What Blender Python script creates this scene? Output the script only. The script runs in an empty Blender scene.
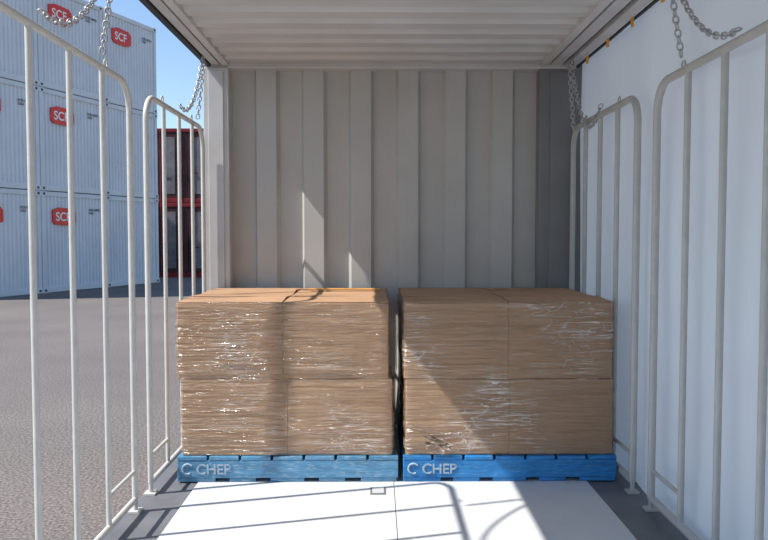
import bpy, math, random
from mathutils import Vector, Matrix, noise
random.seed(7)
S = bpy.context.scene
COL = S.collection
S.view_settings.view_transform = 'Standard'

# ---------------------------------------------------------------- materials
def new_mat(name):
    m = bpy.data.materials.new(name); m.use_nodes = True
    nt = m.node_tree; nt.nodes.clear()
    out = nt.nodes.new('ShaderNodeOutputMaterial')
    return m, nt, out

def paint(name, col, rough=0.5, metallic=0.0, var=0.08, scale=6.0, bump=0.0, bscale=60, stretch=(1,1,1), dirt=None, dirt_amt=0.0):
    m, nt, out = new_mat(name)
    N = nt.nodes; L = nt.links
    tc = N.new('ShaderNodeTexCoord'); mp = N.new('ShaderNodeMapping'); mp.inputs['Scale'].default_value = stretch
    L.new(tc.outputs['Object'], mp.inputs['Vector'])
    nz = N.new('ShaderNodeTexNoise'); nz.inputs['Scale'].default_value = scale; nz.inputs['Detail'].default_value = 6
    L.new(mp.outputs[0], nz.inputs['Vector'])
    cr = N.new('ShaderNodeValToRGB')
    a = [max(0, c*(1-var*2)) for c in col]; b = [min(1, c*(1+var)) for c in col]
    cr.color_ramp.elements[0].position = 0.3; cr.color_ramp.elements[1].position = 0.7
    cr.color_ramp.elements[0].color = (*a, 1); cr.color_ramp.elements[1].color = (*b, 1)
    L.new(nz.outputs['Fac'], cr.inputs[0])
    colout = cr.outputs[0]
    if dirt:
        n2 = N.new('ShaderNodeTexNoise'); n2.inputs['Scale'].default_value = scale*3.1; n2.inputs['Detail'].default_value = 8
        L.new(mp.outputs[0], n2.inputs['Vector'])
        r2 = N.new('ShaderNodeValToRGB'); r2.color_ramp.elements[0].position = 0.52; r2.color_ramp.elements[1].position = 0.72
        L.new(n2.outputs['Fac'], r2.inputs[0])
        mu = N.new('ShaderNodeMath'); mu.operation = 'MULTIPLY'; mu.inputs[1].default_value = dirt_amt
        L.new(r2.outputs[0], mu.inputs[0])
        mx = N.new('ShaderNodeMixRGB'); mx.inputs[2].default_value = (*dirt, 1)
        L.new(mu.outputs[0], mx.inputs[0]); L.new(colout, mx.inputs[1]); colout = mx.outputs[0]
    p = N.new('ShaderNodeBsdfPrincipled'); p.inputs['Roughness'].default_value = rough; p.inputs['Metallic'].default_value = metallic
    L.new(colout, p.inputs['Base Color'])
    if bump > 0:
        n3 = N.new('ShaderNodeTexNoise'); n3.inputs['Scale'].default_value = bscale; n3.inputs['Detail'].default_value = 4
        L.new(mp.outputs[0], n3.inputs['Vector'])
        bp = N.new('ShaderNodeBump'); bp.inputs['Strength'].default_value = bump; bp.inputs['Distance'].default_value = 0.01
        L.new(n3.outputs['Fac'], bp.inputs['Height']); L.new(bp.outputs[0], p.inputs['Normal'])
    L.new(p.outputs[0], out.inputs[0])
    return m

M_wall = paint('wall_paint', (0.51, 0.50, 0.48), 0.45, var=0.03, scale=3, dirt=(0.38,0.35,0.32), dirt_amt=0.12)
M_ceil = paint('ceiling_paint', (0.60, 0.58, 0.555), 0.45, var=0.04, scale=3)
M_rail = paint('rail_paint', (0.56, 0.55, 0.54), 0.45, var=0.05, scale=5)
M_post_shaded = paint('post_paint_shaded', (0.20, 0.20, 0.205), 0.45, var=0.05, scale=5)  # right back post only; the shadow on it is painted into this darker colour
M_dark = paint('rail_dark', (0.02, 0.022, 0.028), 0.6)  # near-black strips in the rail slots and along the outer rail edges
M_orange = paint('orange_strap', (0.80, 0.36, 0.04), 0.6)
M_floor = paint('floor_paint', (0.64, 0.65, 0.66), 0.45, var=0.03, scale=2.5, dirt=(0.5,0.5,0.5), dirt_amt=0.2)
M_floor_edge = paint('floor_edge_steel', (0.17, 0.17, 0.18), 0.5, var=0.1, scale=5)
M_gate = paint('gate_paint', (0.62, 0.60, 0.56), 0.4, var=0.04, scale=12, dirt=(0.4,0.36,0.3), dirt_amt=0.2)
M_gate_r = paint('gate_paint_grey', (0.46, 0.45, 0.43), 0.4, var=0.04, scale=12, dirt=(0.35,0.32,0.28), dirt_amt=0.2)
M_chain = paint('galvanised_chain', (0.50, 0.50, 0.51), 0.4, metallic=0.5, var=0.1, scale=40)
M_card = paint('cardboard', (0.47, 0.27, 0.15), 0.75, var=0.07, scale=4, bump=0.15, bscale=30, dirt=(0.58,0.38,0.23), dirt_amt=0.3)
M_card2 = paint('cardboard_top', (0.46, 0.27, 0.15), 0.75, var=0.07, scale=4)
M_blue = paint('pallet_blue', (0.018, 0.21, 0.53), 0.55, var=0.15, scale=8, stretch=(1,1,6), dirt=(0.16,0.38,0.60), dirt_amt=0.4, bump=0.2, bscale=40)
M_blue_faded = paint('pallet_blue_faded', (0.09, 0.27, 0.45), 0.35, var=0.15, scale=8, stretch=(1,1,6), dirt=(0.40,0.50,0.56), dirt_amt=0.65, bump=0.2, bscale=40)
M_letter = paint('white_stencil', (0.40, 0.52, 0.62), 0.6, var=.25, scale=40)
M_cwhite = paint('container_white', (0.66, 0.69, 0.75), 0.45, var=0.04, scale=1.5)
M_cframe = paint('container_frame', (0.62, 0.65, 0.70), 0.45, var=0.05, scale=2)
M_cred = paint('container_red', (0.26, 0.016, 0.022), 0.5, var=0.15, scale=2)
M_cgrey = paint('container_grey', (0.22, 0.21, 0.22), 0.5, var=0.15, scale=2, dirt=(0.1,0.08,0.07), dirt_amt=0.6)
M_cdark = paint('container_maroon', (0.07, 0.02, 0.025), 0.5, var=0.2, scale=2)
M_logo = paint('logo_red', (0.72, 0.02, 0.012), 0.4)
M_lwhite = paint('logo_white', (0.85, 0.85, 0.85), 0.4)
M_ink = paint('ink_black', (0.03, 0.03, 0.04), 0.5)

# asphalt
m, nt, out = new_mat('asphalt'); N = nt.nodes; L = nt.links
tc = N.new('ShaderNodeTexCoord')
n1 = N.new('ShaderNodeTexNoise'); n1.inputs['Scale'].default_value = 60; n1.inputs['Detail'].default_value = 5
n2 = N.new('ShaderNodeTexNoise'); n2.inputs['Scale'].default_value = 0.6; n2.inputs['Detail'].default_value = 5
L.new(tc.outputs['Object'], n1.inputs['Vector']); L.new(tc.outputs['Object'], n2.inputs['Vector'])
r1 = N.new('ShaderNodeValToRGB'); r1.color_ramp.elements[0].position=.35; r1.color_ramp.elements[1].position=.68
r1.color_ramp.elements[0].color=(0.085,0.074,0.067,1); r1.color_ramp.elements[1].color=(0.30,0.265,0.245,1)
L.new(n1.outputs['Fac'], r1.inputs[0])
r2 = N.new('ShaderNodeValToRGB'); r2.color_ramp.elements[0].color=(0.8,0.8,0.8,1); r2.color_ramp.elements[1].color=(1.0,0.98,0.96,1)
r2.color_ramp.elements[0].position=.35; r2.color_ramp.elements[1].position=.65
L.new(n2.outputs['Fac'], r2.inputs[0])
mx = N.new('ShaderNodeMixRGB'); mx.blend_type='MULTIPLY'; mx.inputs[0].default_value=1
L.new(r1.outputs[0], mx.inputs[1]); L.new(r2.outputs[0], mx.inputs[2])
p = N.new('ShaderNodeBsdfPrincipled'); p.inputs['Roughness'].default_value=0.9
bp = N.new('ShaderNodeBump'); bp.inputs['Strength'].default_value=.4; bp.inputs['Distance'].default_value=.006
L.new(n1.outputs['Fac'], bp.inputs['Height']); L.new(bp.outputs[0], p.inputs['Normal'])
L.new(mx.outputs[0], p.inputs['Base Color']); L.new(p.outputs[0], out.inputs[0])
M_asphalt = m

# tarpaulin curtain: diffuse + translucent
m, nt, out = new_mat('white_tarpaulin'); N = nt.nodes; L = nt.links
tc = N.new('ShaderNodeTexCoord'); nz = N.new('ShaderNodeTexNoise'); nz.inputs['Scale'].default_value=3; nz.inputs['Detail'].default_value=6
L.new(tc.outputs['Object'], nz.inputs['Vector'])
cr = N.new('ShaderNodeValToRGB'); cr.color_ramp.elements[0].color=(0.90,0.89,0.89,1); cr.color_ramp.elements[1].color=(0.95,0.945,0.94,1)
L.new(nz.outputs['Fac'], cr.inputs[0])
p = N.new('ShaderNodeBsdfPrincipled'); p.inputs['Roughness'].default_value=.5
tr = N.new('ShaderNodeBsdfTranslucent')
L.new(cr.outputs[0], p.inputs['Base Color']); L.new(cr.outputs[0], tr.inputs['Color'])
ms = N.new('ShaderNodeMixShader'); ms.inputs[0].default_value=0.5
L.new(p.outputs[0], ms.inputs[1]); L.new(tr.outputs[0], ms.inputs[2]); L.new(ms.outputs[0], out.inputs[0])
M_tarp = m

# stretch film
def film(name, base, gain):
    m, nt, out = new_mat(name); N = nt.nodes; L = nt.links
    tc = N.new('ShaderNodeTexCoord')
    def wrinkle_glare(rot, sc, seed, thin):  # wrinkle lines, with glare painted in as paler, denser film
        mp = N.new('ShaderNodeMapping'); mp.inputs['Scale'].default_value=sc; mp.inputs['Rotation'].default_value=(0,rot,0); mp.inputs['Location'].default_value=(seed,seed,0)
        L.new(tc.outputs['Object'], mp.inputs['Vector'])
        nz = N.new('ShaderNodeTexNoise'); nz.inputs['Scale'].default_value=1.6; nz.inputs['Detail'].default_value=3; nz.inputs['Distortion'].default_value=.6
        L.new(mp.outputs[0], nz.inputs['Vector'])
        s1 = N.new('ShaderNodeMath'); s1.operation='SUBTRACT'; s1.inputs[1].default_value=.5; L.new(nz.outputs['Fac'], s1.inputs[0])
        s2 = N.new('ShaderNodeMath'); s2.operation='ABSOLUTE'; L.new(s1.outputs[0], s2.inputs[0])
        r = N.new('ShaderNodeValToRGB'); r.color_ramp.elements[0].position=0; r.color_ramp.elements[0].color=(1,1,1,1)
        r.color_ramp.elements[1].position=thin; r.color_ramp.elements[1].color=(0,0,0,1)
        L.new(s2.outputs[0], r.inputs[0]); return r.outputs[0], nz.outputs['Fac']
    a, ha = wrinkle_glare(0.07,(1.6,1.6,44),0,.03)
    b_, hb = wrinkle_glare(-0.45,(1.2,1.2,18),3.1,.014)
    c_, hc = wrinkle_glare(0.9,(2.5,2.5,7),7.7,.010)
    n2 = N.new('ShaderNodeTexNoise'); n2.inputs['Scale'].default_value=2.6; n2.inputs['Detail'].default_value=5
    L.new(tc.outputs['Object'], n2.inputs['Vector'])
    r2 = N.new('ShaderNodeValToRGB'); r2.color_ramp.elements[0].position=.45; r2.color_ramp.elements[1].position=.66
    r2.color_ramp.elements[0].color=(.15,.15,.15,1)
    L.new(n2.outputs['Fac'], r2.inputs[0])
    mxx = N.new('ShaderNodeMath'); mxx.operation='MAXIMUM'; L.new(a, mxx.inputs[0]); L.new(b_, mxx.inputs[1])
    mx3 = N.new('ShaderNodeMath'); mx3.operation='MAXIMUM'; L.new(mxx.outputs[0], mx3.inputs[0]); L.new(c_, mx3.inputs[1])
    mu = N.new('ShaderNodeMath'); mu.operation='MULTIPLY'; L.new(mx3.outputs[0], mu.inputs[0]); L.new(r2.outputs[0], mu.inputs[1])
    ma = N.new('ShaderNodeMath'); ma.operation='MULTIPLY_ADD'; ma.inputs[1].default_value=gain; ma.inputs[2].default_value=base
    L.new(mu.outputs[0], ma.inputs[0])
    t = N.new('ShaderNodeBsdfTransparent')
    p = N.new('ShaderNodeBsdfPrincipled'); p.inputs['Roughness'].default_value=.13
    p.inputs['Specular IOR Level'].default_value=1.0
    cm = N.new('ShaderNodeMixRGB'); cm.inputs[1].default_value=(0.52,0.36,0.23,1); cm.inputs[2].default_value=(0.88,0.84,0.80,1)
    L.new(mu.outputs[0], cm.inputs[0]); L.new(cm.outputs[0], p.inputs['Base Color'])
    hs = N.new('ShaderNodeMath'); hs.operation='ADD'; L.new(ha, hs.inputs[0]); L.new(hb, hs.inputs[1])
    bp = N.new('ShaderNodeBump'); bp.inputs['Strength'].default_value=1; bp.inputs['Distance'].default_value=.04
    L.new(hs.outputs[0], bp.inputs['Height']); L.new(bp.outputs[0], p.inputs['Normal'])
    ms = N.new('ShaderNodeMixShader'); L.new(ma.outputs[0], ms.inputs[0]); L.new(t.outputs[0], ms.inputs[1]); L.new(p.outputs[0], ms.inputs[2])
    L.new(ms.outputs[0], out.inputs[0])
    return m
M_film = film('stretch_film', 0.38, 0.5)
M_film2 = film('stretch_film_torn', 0.35, 0.5)

# ---------------------------------------------------------------- mesh builder
class MB:
    def __init__(s): s.v=[]; s.f=[]; s.mi=[]; s.sm=[]; s.mats=[]
    def mat(s, m):
        if m not in s.mats: s.mats.append(m)
        return s.mats.index(m)
    def add(s, vs, fs, m, smooth=False):
        o=len(s.v); k=s.mat(m)
        s.v += [tuple(v) for v in vs]
        for f in fs:
            s.f.append([i+o for i in f]); s.mi.append(k); s.sm.append(smooth)
    def box(s, a, b, m, c=0.0, T=None):
        x0,y0,z0=a; x1,y1,z1=b
        c=min(c,(x1-x0)*.4,(y1-y0)*.4,(z1-z0)*.4)
        if c<=0:
            vs=[(x0,y0,z0),(x1,y0,z0),(x1,y1,z0),(x0,y1,z0),(x0,y0,z1),(x1,y0,z1),(x1,y1,z1),(x0,y1,z1)]
            fs=[(0,3,2,1),(4,5,6,7),(0,1,5,4),(1,2,6,5),(2,3,7,6),(3,0,4,7)]
        else:
            import bmesh
            bm=bmesh.new(); bmesh.ops.create_cube(bm,size=1)
            for v in bm.verts:
                v.co=Vector((x0+(v.co.x+.5)*(x1-x0), y0+(v.co.y+.5)*(y1-y0), z0+(v.co.z+.5)*(z1-z0)))
            bmesh.ops.bevel(bm,geom=list(bm.edges),offset=c,segments=2,affect='EDGES',profile=.5)
            bm.verts.index_update()
            vs=[v.co.copy() for v in bm.verts]; fs=[[v.index for v in f.verts] for f in bm.faces]; bm.free()
        if T is not None: vs=[T@Vector(v) for v in vs]
        s.add(vs,fs,m)
    def tube(s, pts, r, m, seg=10, closed=False):
        pts=[Vector(p) for p in pts]; n=len(pts)
        def tan(i):
            if closed: return (pts[(i+1)%n]-pts[(i-1)%n]).normalized()
            if i==0: return (pts[1]-pts[0]).normalized()
            if i==n-1: return (pts[-1]-pts[-2]).normalized()
            return (pts[i+1]-pts[i-1]).normalized()
        t=tan(0); up=Vector((0,0,1)) if abs(t.z)<.9 else Vector((1,0,0))
        nrm=(up-t*up.dot(t)).normalized()
        vs=[];fs=[]
        for i in range(n):
            t=tan(i); nrm=(nrm-t*nrm.dot(t)).normalized(); b=t.cross(nrm)
            for k in range(seg):
                a=2*math.pi*k/seg; vs.append(pts[i]+(nrm*math.cos(a)+b*math.sin(a))*r)
        for i in range(n if closed else n-1):
            j=(i+1)%n
            for k in range(seg):
                l=(k+1)%seg; fs.append((i*seg+k,i*seg+l,j*seg+l,j*seg+k))
        s.add(vs,fs,m,True)
        if not closed:
            s.add(vs[:seg],[list(range(seg))[::-1]],m); s.add(vs[-seg:],[list(range(seg))],m)
    def extrude_profile(s, prof, fn0, fn1, m):
        n=len(prof); vs=[fn0(p) for p in prof]+[fn1(p) for p in prof]
        s.add(vs,[(i,i+1,n+i+1,n+i) for i in range(n-1)],m)
    def build(s,name,parent=None,loc=None):
        me=bpy.data.meshes.new(name); me.from_pydata(s.v,[],s.f); 
        for m in s.mats: me.materials.append(m)
        for i,p in enumerate(me.polygons): p.material_index=s.mi[i]; p.use_smooth=s.sm[i]
        me.update(); o=bpy.data.objects.new(name,me); COL.objects.link(o)
        if parent: o.parent=parent
        if loc: o.location=loc
        return o
def empty(name, loc=(0,0,0)):
    o=bpy.data.objects.new(name,None); o.empty_display_size=.2; o.location=loc; COL.objects.link(o); return o
def text(name, body, size, mat, mw, parent=None, extrude=0.001):
    c=bpy.data.curves.new(name,'FONT'); c.body=body; c.size=size; c.extrude=extrude; c.offset=size*0.015
    c.materials.append(mat); o=bpy.data.objects.new(name,c); COL.objects.link(o)
    if parent: o.parent=parent
    o.matrix_local=mw
    return o

# ---------------------------------------------------------------- dimensions
YF, YB = -0.9, 5.19          # container front end, ridge plane of back wall
ZC = 2.45
FZ = -0.15                    # asphalt level

# ground
b=MB(); b.add([(-70,-40,FZ),(70,-40,FZ),(70,120,FZ),(-70,120,FZ)],[(0,1,2,3)],M_asphalt); b.build('asphalt_ground')

# floor
b=MB()
b.box((-0.95,YF,-0.11),(0.088,YB+.06,0.0),M_floor,0.002)
b.box((0.091,YF,-0.11),(1.12,YB+.06,0.0),M_floor,0.002)
b.box((-1.19,YF,-0.14),(-0.953,YB+.06,-0.006),M_floor_edge,0.004)
b.box((1.123,YF,-0.14),(1.42,YB+.06,-0.006),M_floor_edge,0.004)
b.box((-0.953,YF,-0.13),(1.123,YB+.06,-0.10),M_floor_edge)
b.box((-0.035,3.78,-0.004),(0.045,3.89,0.0025),M_floor_edge,0.001)
b.box((-0.025,3.80,0.0),(0.035,3.885,0.004),M_rail,0.001)
b.build('floor')

# back wall (corrugated)
per=0.3205; cx=-0.507-per*2
pts=[]
while cx<1.15:
    for dx,y in ((-0.004,YB+.045),(0.012,YB),(0.145,YB),(0.167,YB+.045)):
        pts.append((cx+dx,y))
    cx+=per
pts=[p for p in pts if -0.99<p[0]<1.10]
pts=[(-1.0,YB+.045)]+pts+[(1.11,pts[-1][1])]
b=MB()
b.extrude_profile(pts,lambda p:(p[0],p[1],0.0),lambda p:(p[0],p[1],2.43),M_wall)
b.extrude_profile([(p[0],p[1]+.004) for p in pts],lambda p:(p[0],p[1],0.0),lambda p:(p[0],p[1],2.43),M_wall)
b.build('wall_back')

# corner posts
b=MB()
b.box((-1.155,YB-.085,-0.0),(-0.985,YB+.08,2.42),M_rail,0.006)
b.box((-1.12,YB-.093,0.0),(-1.02,YB-.083,2.40),M_rail,0.003)
b.build('trim_1')
b=MB()
b.box((1.09,YB-.06,0.0),(1.42,YB+.08,2.5),M_post_shaded,0.006)
b.box((1.16,YB-.068,0.0),(1.30,YB-.058,2.40),M_post_shaded,0.003)
b.build('trim_2')
b=MB(); b.box((-1.155,YB-.065,2.42),(1.34,YB+.08,2.50),M_ceil,0.008); b.build('trim_3')
b=MB(); b.box((-1.2,YF,-0.14),(-1.04,YF+.16,2.5),M_rail,0.006); b.build('trim_4')
b=MB(); b.box((1.2,YF,-0.14),(1.40,YF+.16,2.5),M_rail,0.006); b.build('trim_5')

# ceiling corrugated
b=MB(); pts=[]; y=YF
while y<YB-.1:
    pts += [(y,ZC+.022),(y+.02,ZC),(y+.10,ZC),(y+.12,ZC+.022)]
    y+=.21
pts.append((YB+.08,ZC+.022))
b.extrude_profile(pts,lambda p:(-1.02,p[0],p[1]),lambda p:(1.12,p[0],p[1]),M_ceil)
b.add([(-1.14,YF,ZC+.07),(1.36,YF,ZC+.07),(1.36,YB+.08,ZC+.07),(-1.14,YB+.08,ZC+.07)],[(0,1,2,3)],M_ceil)
b.build('ceiling')

# side top rails
b=MB()
b.box((-1.03,YF,2.435),(-0.985,YB-.07,2.53),M_ceil,0.004)
b.box((-1.045,YF,2.47),(-1.03,YB-.07,2.53),M_dark)
b.box((-1.10,YF,2.44),(-1.045,YB-.07,2.53),M_rail,0.004)
b.box((-1.14,YF,2.43),(-1.105,YB+.08,2.55),M_dark,0.004)
b.build('trim_6')
b=MB()
b.box((1.09,YF,2.435),(1.135,YB-.07,2.53),M_ceil,0.004)
b.box((1.135,YF,2.47),(1.155,YB-.07,2.53),M_dark)
b.box((1.155,YF,2.44),(1.23,YB-.07,2.53),M_rail,0.004)
b.box((1.23,YF,2.46),(1.255,YB-.07,2.53),M_dark)
b.box((1.255,YF,2.43),(1.325,YB-.07,2.53),M_rail,0.004)
b.box((1.328,YF,2.425),(1.345,YB-.07,2.55),M_dark,0.003)
y=0.6
while y<YB-.2:
    b.box((1.315,y,2.385),(1.326,y+.025,2.44),M_orange,0.002); y+=.42
b.build('trim_7')

# side curtain: gently waved sheet
b=MB(); ny=150; nz=30; vs=[];fs=[]
for i in range(ny+1):
    y=YF+.17+(YB-.062-YF-.17)*i/ny
    for j in range(nz+1):
        z=-0.04+(2.50)*j/nz
        w=0.011*math.sin(y*9.5+0.6*math.sin(z*1.3))+0.022*(noise.noise(Vector((y*2.2,z*1.1,3)))) 
        vs.append((1.378+w,y,z))
for i in range(ny):
    for j in range(nz):
        a=i*(nz+1)+j; fs.append((a,a+1,a+nz+2,a+nz+1))
b.add(vs,fs,M_tarp,True)
b.build('side_curtain')

# ---------------------------------------------------------------- gates
def gate(X, y0, y1, ys, GM, rb):
    zt, zb, r, R = 2.01, 0.055, 0.0145*(rb/.0115), 0.13
    b=MB()
    def arc(cy,cz,a0,a1,n=8):
        return [(X,cy+R*math.cos(math.radians(a0+(a1-a0)*i/n)),cz+R*math.sin(math.radians(a0+(a1-a0)*i/n))) for i in range(n+1)]
    pts=[(X,y0,zb)]+arc(y0+R,zt-R,180,90)+arc(y1-R,zt-R,90,0)+[(X,y1,zb)]
    b.tube(pts,r,GM,12)
    b.tube([(X,y0-.0,zb),(X,y1,zb)],r,GM,12)
    for y in ys:
        b.tube([(X,y,zb),(X,y,zt)],rb,GM,10)
    b.tube([(X,y1,0.19),(X,y1-.34,0.19)],0.010,GM,8)
    b.tube([(X,y0,0.19),(X,y0+.34,0.19)],0.010,GM,8)
    for y in (y0,y1):
        b.tube([(X,y,zb),(X,y,-0.006)],0.012,GM,8)
        b.box((X-.03,y-.03,-0.006),(X+.03,y+.03,0.006),GM,0.002)
    for y in (y0+.3,y1-.3):
        c=[(X,y+.018*math.cos(t*math.pi/6),zt+.026+.018*math.sin(t*math.pi/6)) for t in range(12)]
        b.tube(c,0.004,GM,6,closed=True)
    return b.build('safety_gate')
gate(-1.15,1.87,3.57,[2.21,2.55,2.88,3.22],M_gate,.0115)
gate(-1.15,3.82,5.06,[4.14,4.46,4.77],M_gate,.0115)
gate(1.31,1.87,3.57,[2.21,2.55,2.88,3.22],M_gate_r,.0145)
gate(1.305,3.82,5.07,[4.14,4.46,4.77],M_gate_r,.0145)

# ---------------------------------------------------------------- chains
def chain(paths):
    b=MB(); Ln=.036; W=.0115; r=.0038
    for path in paths:
        pts=[Vector(p) for p in path]
        seg=[(pts[i+1]-pts[i]).length for i in range(len(pts)-1)]; tot=sum(seg)
        n=int(tot/(Ln-.009)); 
        for k in range(n):
            d=tot*(k+.5)/n; i=0
            while i<len(seg)-1 and d>seg[i]: d-=seg[i]; i+=1
            c=pts[i].lerp(pts[i+1],d/seg[i]); t=(pts[i+1]-pts[i]).normalized()
            u=Vector((1,0,0)) ; u=(u-t*u.dot(t))
            if u.length<.1: u=Vector((0,1,0))-t*t.y
            u.normalize(); v=t.cross(u)
            w = u if k%2 else v
            h=Ln/2-W
            loop=[]
            for q in range(5): a=-math.pi/2+math.pi*q/4; loop.append(c+t*(h+W*math.cos(a))+w*W*math.sin(a))
            for q in range(5): a=math.pi/2+math.pi*q/4; loop.append(c+t*(-h+W*math.cos(a))+w*W*math.sin(a))
            b.tube(loop,r,M_chain,5,closed=True)
    return b.build('chain')
def sag(p,q,s,n=14):
    p=Vector(p);q=Vector(q)
    return [p.lerp(q,i/n)-Vector((0,0,s*4*(i/n)*(1-i/n))) for i in range(n+1)]
XG=-1.15
chain([sag((-1.09,3.22,2.44),(XG+.01,3.20,2.06),0.0), sag((-1.09,3.18,2.44),(XG+.01,2.62,2.07),.13)])
chain([sag((-1.10,4.90,2.44),(XG+.01,4.88,2.05),0.0), sag((-1.10,4.87,2.44),(XG+.01,4.45,2.06),.14)])
chain([sag((1.24,3.28,2.44),(1.30,3.27,2.07),0.0), sag((1.24,3.25,2.43),(1.30,2.75,2.05),.12)])
chain([sag((1.24,4.95,2.44),(1.27,4.93,1.98),0.0), sag((1.24,4.90,2.44),(1.29,4.4,2.06),.26)])

# ---------------------------------------------------------------- pallets
def pallet(x0,x1,y0,y1,blue,txt):
    b=MB(); 
    for yy in (y0,(y0+y1)/2-.025,y1-.05):
        b.box((x0,yy,0.022),(x1,yy+.05,0.118),blue,0.004)
    w=x1-x0
    for cx,ww in ((.0,.20),(.235,.14),(.42,.18),(.64,.14),(.83,.19)):
        b.box((x0+cx*w,y0+.004,0.002),(x0+cx*w+ww,y1-.004,0.022),blue,0.003)
    n=7; g=.014; bw=(w-g*(n-1))/n
    for i in range(n):
        b.box((x0+i*(bw+g),y0-.002,0.118),(x0+i*(bw+g)+bw,y1,0.138),blue,0.003)
    o=b.build('pallet')
    R=Matrix.Translation((x0+.10,y0-.003,0.046))@Matrix.Rotation(math.pi/2,4,'X')
    text('stencil_text',txt,0.075,M_letter,R,o)
    b=MB(); c=Vector((x0+.055,y0-.002,0.072))
    b.tube([c+Vector((.027*math.cos(a*math.pi/9),0,.027*math.sin(a*math.pi/9))) for a in range(2,16)],.005,M_letter,6)
    b.build('stencil_mark',o)
    return o
pallet(-1.058,0.112,3.98,5.09,M_blue_faded,'CHEP')
pallet(0.138,1.274,3.98,5.09,M_blue,'CHEP')

# ---------------------------------------------------------------- cartons
def carton(parent,name,a,b_,seed):
    import bmesh
    bm=bmesh.new(); bmesh.ops.create_cube(bm,size=1)
    bmesh.ops.bevel(bm,geom=list(bm.edges),offset=.008,segments=2,affect='EDGES',profile=.5)
    bmesh.ops.subdivide_edges(bm,edges=[e for e in bm.edges if e.calc_length()>.5],cuts=7,use_grid_fill=True)
    a=Vector(a);b_=Vector(b_);sz=b_-a
    for v in bm.verts:
        u=v.co.copy()
        w=Vector((a.x+(u.x+.5)*sz.x,a.y+(u.y+.5)*sz.y,a.z+(u.z+.5)*sz.z))
        bul=(1-4*u.x*u.x)*(1-4*u.z*u.z)
        nn=noise.noise(w*4+Vector((seed,0,0)))
        if abs(u.y)>.47: w.y+=math.copysign(.003*bul,u.y)+.002*nn
        if abs(u.z)>.47: w.z+=.003*nn
        v.co=w
    me=bpy.data.meshes.new(name); bm.to_mesh(me); bm.free(); me.materials.append(M_card)
    o=bpy.data.objects.new(name,me); COL.objects.link(o); o.parent=parent
    return o

def stack(x0,x1,y0,y1,seed,lean):
    e=empty('wrapped_carton_stack')
    zs=[(0.142,0.545),(0.549,0.95)]
    xm=(x0+x1)/2; ym=(y0+y1)/2
    k=0
    for li,(za,zb) in enumerate(zs):
        dx=lean[li]
        for (xa,xb) in ((x0,xm-.0005),(xm+.0005,x1)):
            for (ya,yb) in ((y0,ym-.001),(ym+.001,y1)):
                k+=1
                carton(e,'carton_%d'%k,(xa+dx,ya,za),(xb+dx,yb,zb),seed+k)
    b=MB(); rr=random.Random(seed)
    for (xa,xb) in ((x0,xm-.004),(xm+.004,x1)):
        for (ya,yb) in ((y0,ym-.003),(ym+.003,y1)):
            for half in (0,1):
                yc=(ya+yb)/2; lift=.004+.012*rr.random(); dx=lean[1]
                if half==0: q=[(xa+dx,ya+.003,.953),(xb+dx,ya+.003,.953),(xb+dx-.004,yc-.003,.954+lift),(xa+dx+.004,yc-.003,.954+lift*.5)]
                else: q=[(xa+dx,yb-.003,.953),(xb+dx,yb-.003,.953),(xb+dx-.004,yc+.003,.954+lift*.6),(xa+dx+.004,yc+.003,.954+lift)]
                t=Vector((0,0,.004)); q=[Vector(v) for v in q]
                vs=q+[v+t for v in q]
                b.add(vs,[(0,1,2,3),(4,5,6,7),(0,1,5,4),(1,2,6,5),(2,3,7,6),(3,0,4,7)],M_card2)
    b.build('flaps',e)
    b=MB(); off=.007
    X0,X1,Y0,Y1=x0-off,x1+off,y0-off,y1+off
    def ring(z):
        pts=[]; rc=.02
        c=[(X0+rc,Y0),(X1-rc,Y0),(X1,Y0+rc),(X1,Y1-rc),(X1-rc,Y1),(X0+rc,Y1),(X0,Y1-rc),(X0,Y0+rc)]
        for i in range(8):
            p=c[i];q=c[(i+1)%8]; L_=math.hypot(q[0]-p[0],q[1]-p[1]); n=max(1,int(L_/.03))
            pts+=[Vector((p[0],p[1],z)).lerp(Vector((q[0],q[1],z)),i2/n) for i2 in range(n)]
        return pts
    nz=80; z0,z1=.142,.958; vs=[];n=None
    for j in range(nz+1):
        t=j/nz; z=z0+(z1-z0)*t
        seam=math.exp(-((z-.547)/.022)**2)
        bulge=.008*abs(math.sin(math.pi*(z-.142)/.405))
        R=ring(z); n=len(R)
        for p in R:
            d=Vector((p.x-(X0+X1)/2,p.y-(Y0+Y1)/2,0)).normalized()
            nn=noise.noise(Vector((p.x*2.2+seed,p.y*2.2,z*34+p.x*3)))*.006+noise.noise(Vector((p.x*6,p.y*6,z*9+seed)))*.003
            ins=-.004*seam+bulge
            s=(max(0,min(1,(z-.52)/.06)))
            dx=lean[0]*(1-s)+lean[1]*s
            vs.append((p.x+dx+d.x*(nn+ins*.6),p.y+d.y*(nn+ins),z))
    fs=[]
    for j in range(nz):
        for i in range(n):
            k2=(i+1)%n; fs.append((j*n+i,j*n+k2,(j+1)*n+k2,(j+1)*n+i))
    b.add(vs,fs,M_film,True)
    b.build('stretch_film',e)
    return e
sA=stack(-1.037,0.078,4.0,5.06,11,(0.003,-0.018))
sB=stack(0.152,1.255,4.0,5.06,47,(0.0,-0.008))
b=MB(); b.box((-.42,4.70,.972),(.02,4.74,.976),M_orange,.001); b.build('strap',sA)
b=MB(); rr=random.Random(3); vs=[];fs=[]
for q in range(12):
    cx=.24+.12*rr.random(); cz=.185+.05*rr.random(); o=len(vs)
    for t in range(6):
        vs.append((cx+.03*t*(rr.random()-.3)*.9,3.975-.012*rr.random(),cz+.02*rr.random()+ (t-3)*.008))
        vs.append((cx+.03*t*(rr.random()-.3)*.9+.01,3.971-.012*rr.random(),cz-.02*rr.random()+(t-3)*.008))
    fs+=[(o+2*t,o+2*t+1,o+2*t+3,o+2*t+2) for t in range(5)]
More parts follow.
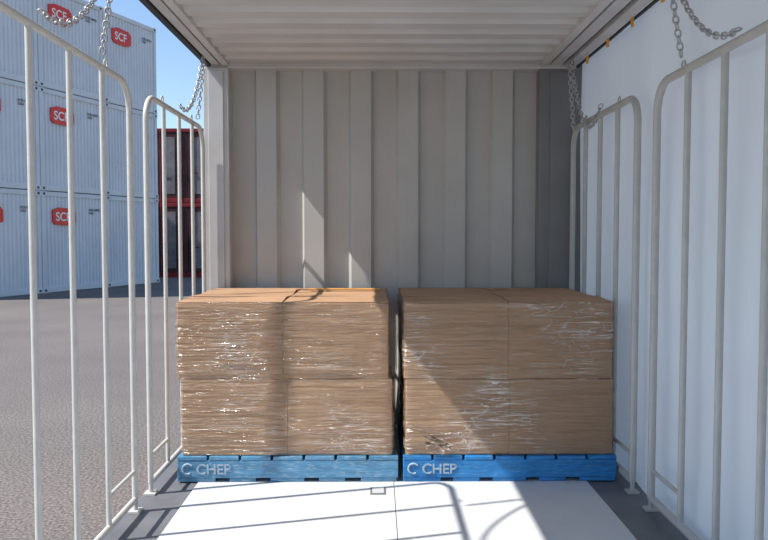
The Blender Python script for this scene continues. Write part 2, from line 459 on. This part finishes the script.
b.add(vs,fs,M_film2,True); b.build('torn_film',sB)

# ---------------------------------------------------------------- shipping containers outside
def container(P,u,nrm,z,width,frame,panel,logo,kind='panel',depth=6.05,h=2.57):
    e=MB(); U=Vector((u[0],u[1],0)); Nn=Vector((nrm[0],nrm[1],0)); O=Vector((P[0],P[1],z))
    T=Matrix((( U.x,-Nn.x,0,0),(U.y,-Nn.y,0,0),(0,0,1,0),(0,0,0,1)))
    g=.02
    W=width-g; H=h-.02
    def bx(a,b_,m,c=.0): e.box(a,b_,m,c)
    for xx in (0,W-.11): bx((xx,0,0),(xx+.11,.12,H),frame,.008); bx((xx,depth-.12,0),(xx+.11,depth,H),frame,.008)
    bx((0.11,.01,0),(W-.11,.12,.15),frame,.008); bx((0.11,.01,H-.12),(W-.11,.12,H),frame,.008)
    for xx in (0,W-.06): bx((xx,.12,0),(xx+.06,depth-.12,.15),frame); bx((xx,.12,H-.1),(xx+.06,depth-.12,H),frame)
    for xx in (-.008,W-.17):
        for zz in (-.005,H-.125):
            bx((xx,-.012,zz),(xx+.178,.165,zz+.13),frame,.01)
            bx((xx+.055,-.016,zz+.035),(xx+.123,-.010,zz+.095),M_ink,.002)
    bx((.03,.1,H-.05),(W-.03,depth-.1,H-.03),panel)
    bx((.03,.1,.1),(W-.03,depth-.1,.13),panel)
    def corr(L0,L1,step,dep,fn0,fn1,m):
        pts=[];x=L0
        while x<L1-step:
            pts+=[(x,0),(x+step*.35,0),(x+step*.5,dep),(x+step*.85,dep)]; x+=step
        pts+=[(x,0),(L1,0)]
        e.extrude_profile(pts,fn0,fn1,m)
    for xx,sg in ((.02,1),(W-.02,-1)):
        corr(.12,depth-.12,.28,.035,lambda p:(xx+sg*p[1],p[0],.12),lambda p:(xx+sg*p[1],p[0],H-.08),panel)
    corr(.11,W-.11,.25,.03,lambda p:(p[0],depth-.04-p[1],.12),lambda p:(p[0],depth-.04-p[1],H-.08),panel)
    if kind=='panel':
        corr(.11,W-.11,.125,.03,lambda p:(p[0],.035+p[1],.15),lambda p:(p[0],.035+p[1],H-.12),panel)
    else:
        mid=W/2
        for a,c in ((.12,mid-.01),(mid+.01,W-.12)):
            bx((a,.03,.16),(c,.07,H-.13),panel,.006)
            bx((a+.22,.02,.3),(c-.42,.034,H-.3),M_cgrey,.01)
            for f in (.16,.80):
                xx=a+(c-a)*f; e.tube([(xx,.0,.1),(xx,.0,H-.08)],.02,M_cred,8)
                for zz in (.3,1.1,1.9): bx((xx-.04,-.02,zz),(xx+.04,.04,zz+.06),M_cdark,.004)
                bx((xx-.02,-.03,1.0),(xx+.2,-.012,1.04),M_cdark,.004)
    e.v=[tuple(T@Vector(v)) for v in e.v]
    o=e.build('shipping_container',loc=tuple(O))
    if logo:
        lx,lz=.52,H-.62
        b=MB(); hw,hh=.40,.23
        poly=[(-hw,-.6*hh),(-hw,.7*hh),(-hw*.45,hh),(hw*.75,hh*.9),(hw,.5*hh),(hw,-.7*hh),(hw*.5,-hh),(-hw*.7,-hh*.95)]
        vs=[T@Vector((lx+hw*.6+px,-.002,lz+pz)) for px,pz in poly]+[T@Vector((lx+hw*.6+px,.03,lz+pz)) for px,pz in poly]
        b.add(vs,[list(range(8)),list(range(15,7,-1))]+[(i,(i+1)%8,8+(i+1)%8,8+i) for i in range(8)],M_logo)
        b.build('logo_plate',o)
        R=T@Matrix.Translation((lx+hw*.6-.30,-.006,lz-.11))@Matrix.Rotation(math.pi/2,4,'X')
        text('logo_letters','SCF',.31,M_lwhite,R,o,.002)
        R=T@Matrix.Translation((W-.62,.03,H-.45))@Matrix.Rotation(math.pi/2,4,'X')
        text('number_letters','SCFU 40721\n22G1',.085,M_ink,R,o,.002)
    return o
u=Vector((.354,.935)); u.normalize(); nn=(u.y,-u.x)
P0=Vector((-8.35,19.05)); W=2.34
for k in (-1,0,1):
    for r in range(3):
        container(P0+u*W*k,u,nn,FZ+.006+r*2.57,W,M_cframe,M_cwhite,(k!=1) or r==2)
for r in range(2):
    container((-7.75,26.4),(1,0),(0,-1),FZ+.006+r*2.57,2.44,M_cred,M_cdark,False,kind='door')

# ---------------------------------------------------------------- light
sd=Vector((1,0.27,-1.31)).normalized()
l=bpy.data.lights.new('sun','SUN'); l.energy=6.2; l.angle=math.radians(.53); l.color=(1,.965,.91)
lo=bpy.data.objects.new('sun',l); COL.objects.link(lo); lo.location=(-10,-2,15)
lo.rotation_euler=sd.to_track_quat('-Z','Y').to_euler()
w=bpy.data.worlds.new('sky'); S.world=w; w.use_nodes=True; nt=w.node_tree; nt.nodes.clear()
o=nt.nodes.new('ShaderNodeOutputWorld'); bg=nt.nodes.new('ShaderNodeBackground'); sk=nt.nodes.new('ShaderNodeTexSky')
sk.sky_type='NISHITA'; sk.sun_disc=False; sk.sun_elevation=math.radians(50); sk.sun_rotation=math.radians(-90); sk.air_density=1.0; sk.dust_density=0.2; sk.ozone_density=2.5
bg.inputs[1].default_value=.18
nt.links.new(sk.outputs[0],bg.inputs[0]); nt.links.new(bg.outputs[0],o.inputs[0])

# ---------------------------------------------------------------- camera
c=bpy.data.cameras.new('camera'); c.sensor_width=36; c.lens=760/768*36; c.clip_start=.05
co=bpy.data.objects.new('camera',c); COL.objects.link(co); co.location=(0,0,1.31)
pitch=math.atan(35/760); yaw=math.atan(7/760)
co.rotation_euler=(math.pi/2-pitch,0,-yaw)
S.camera=co
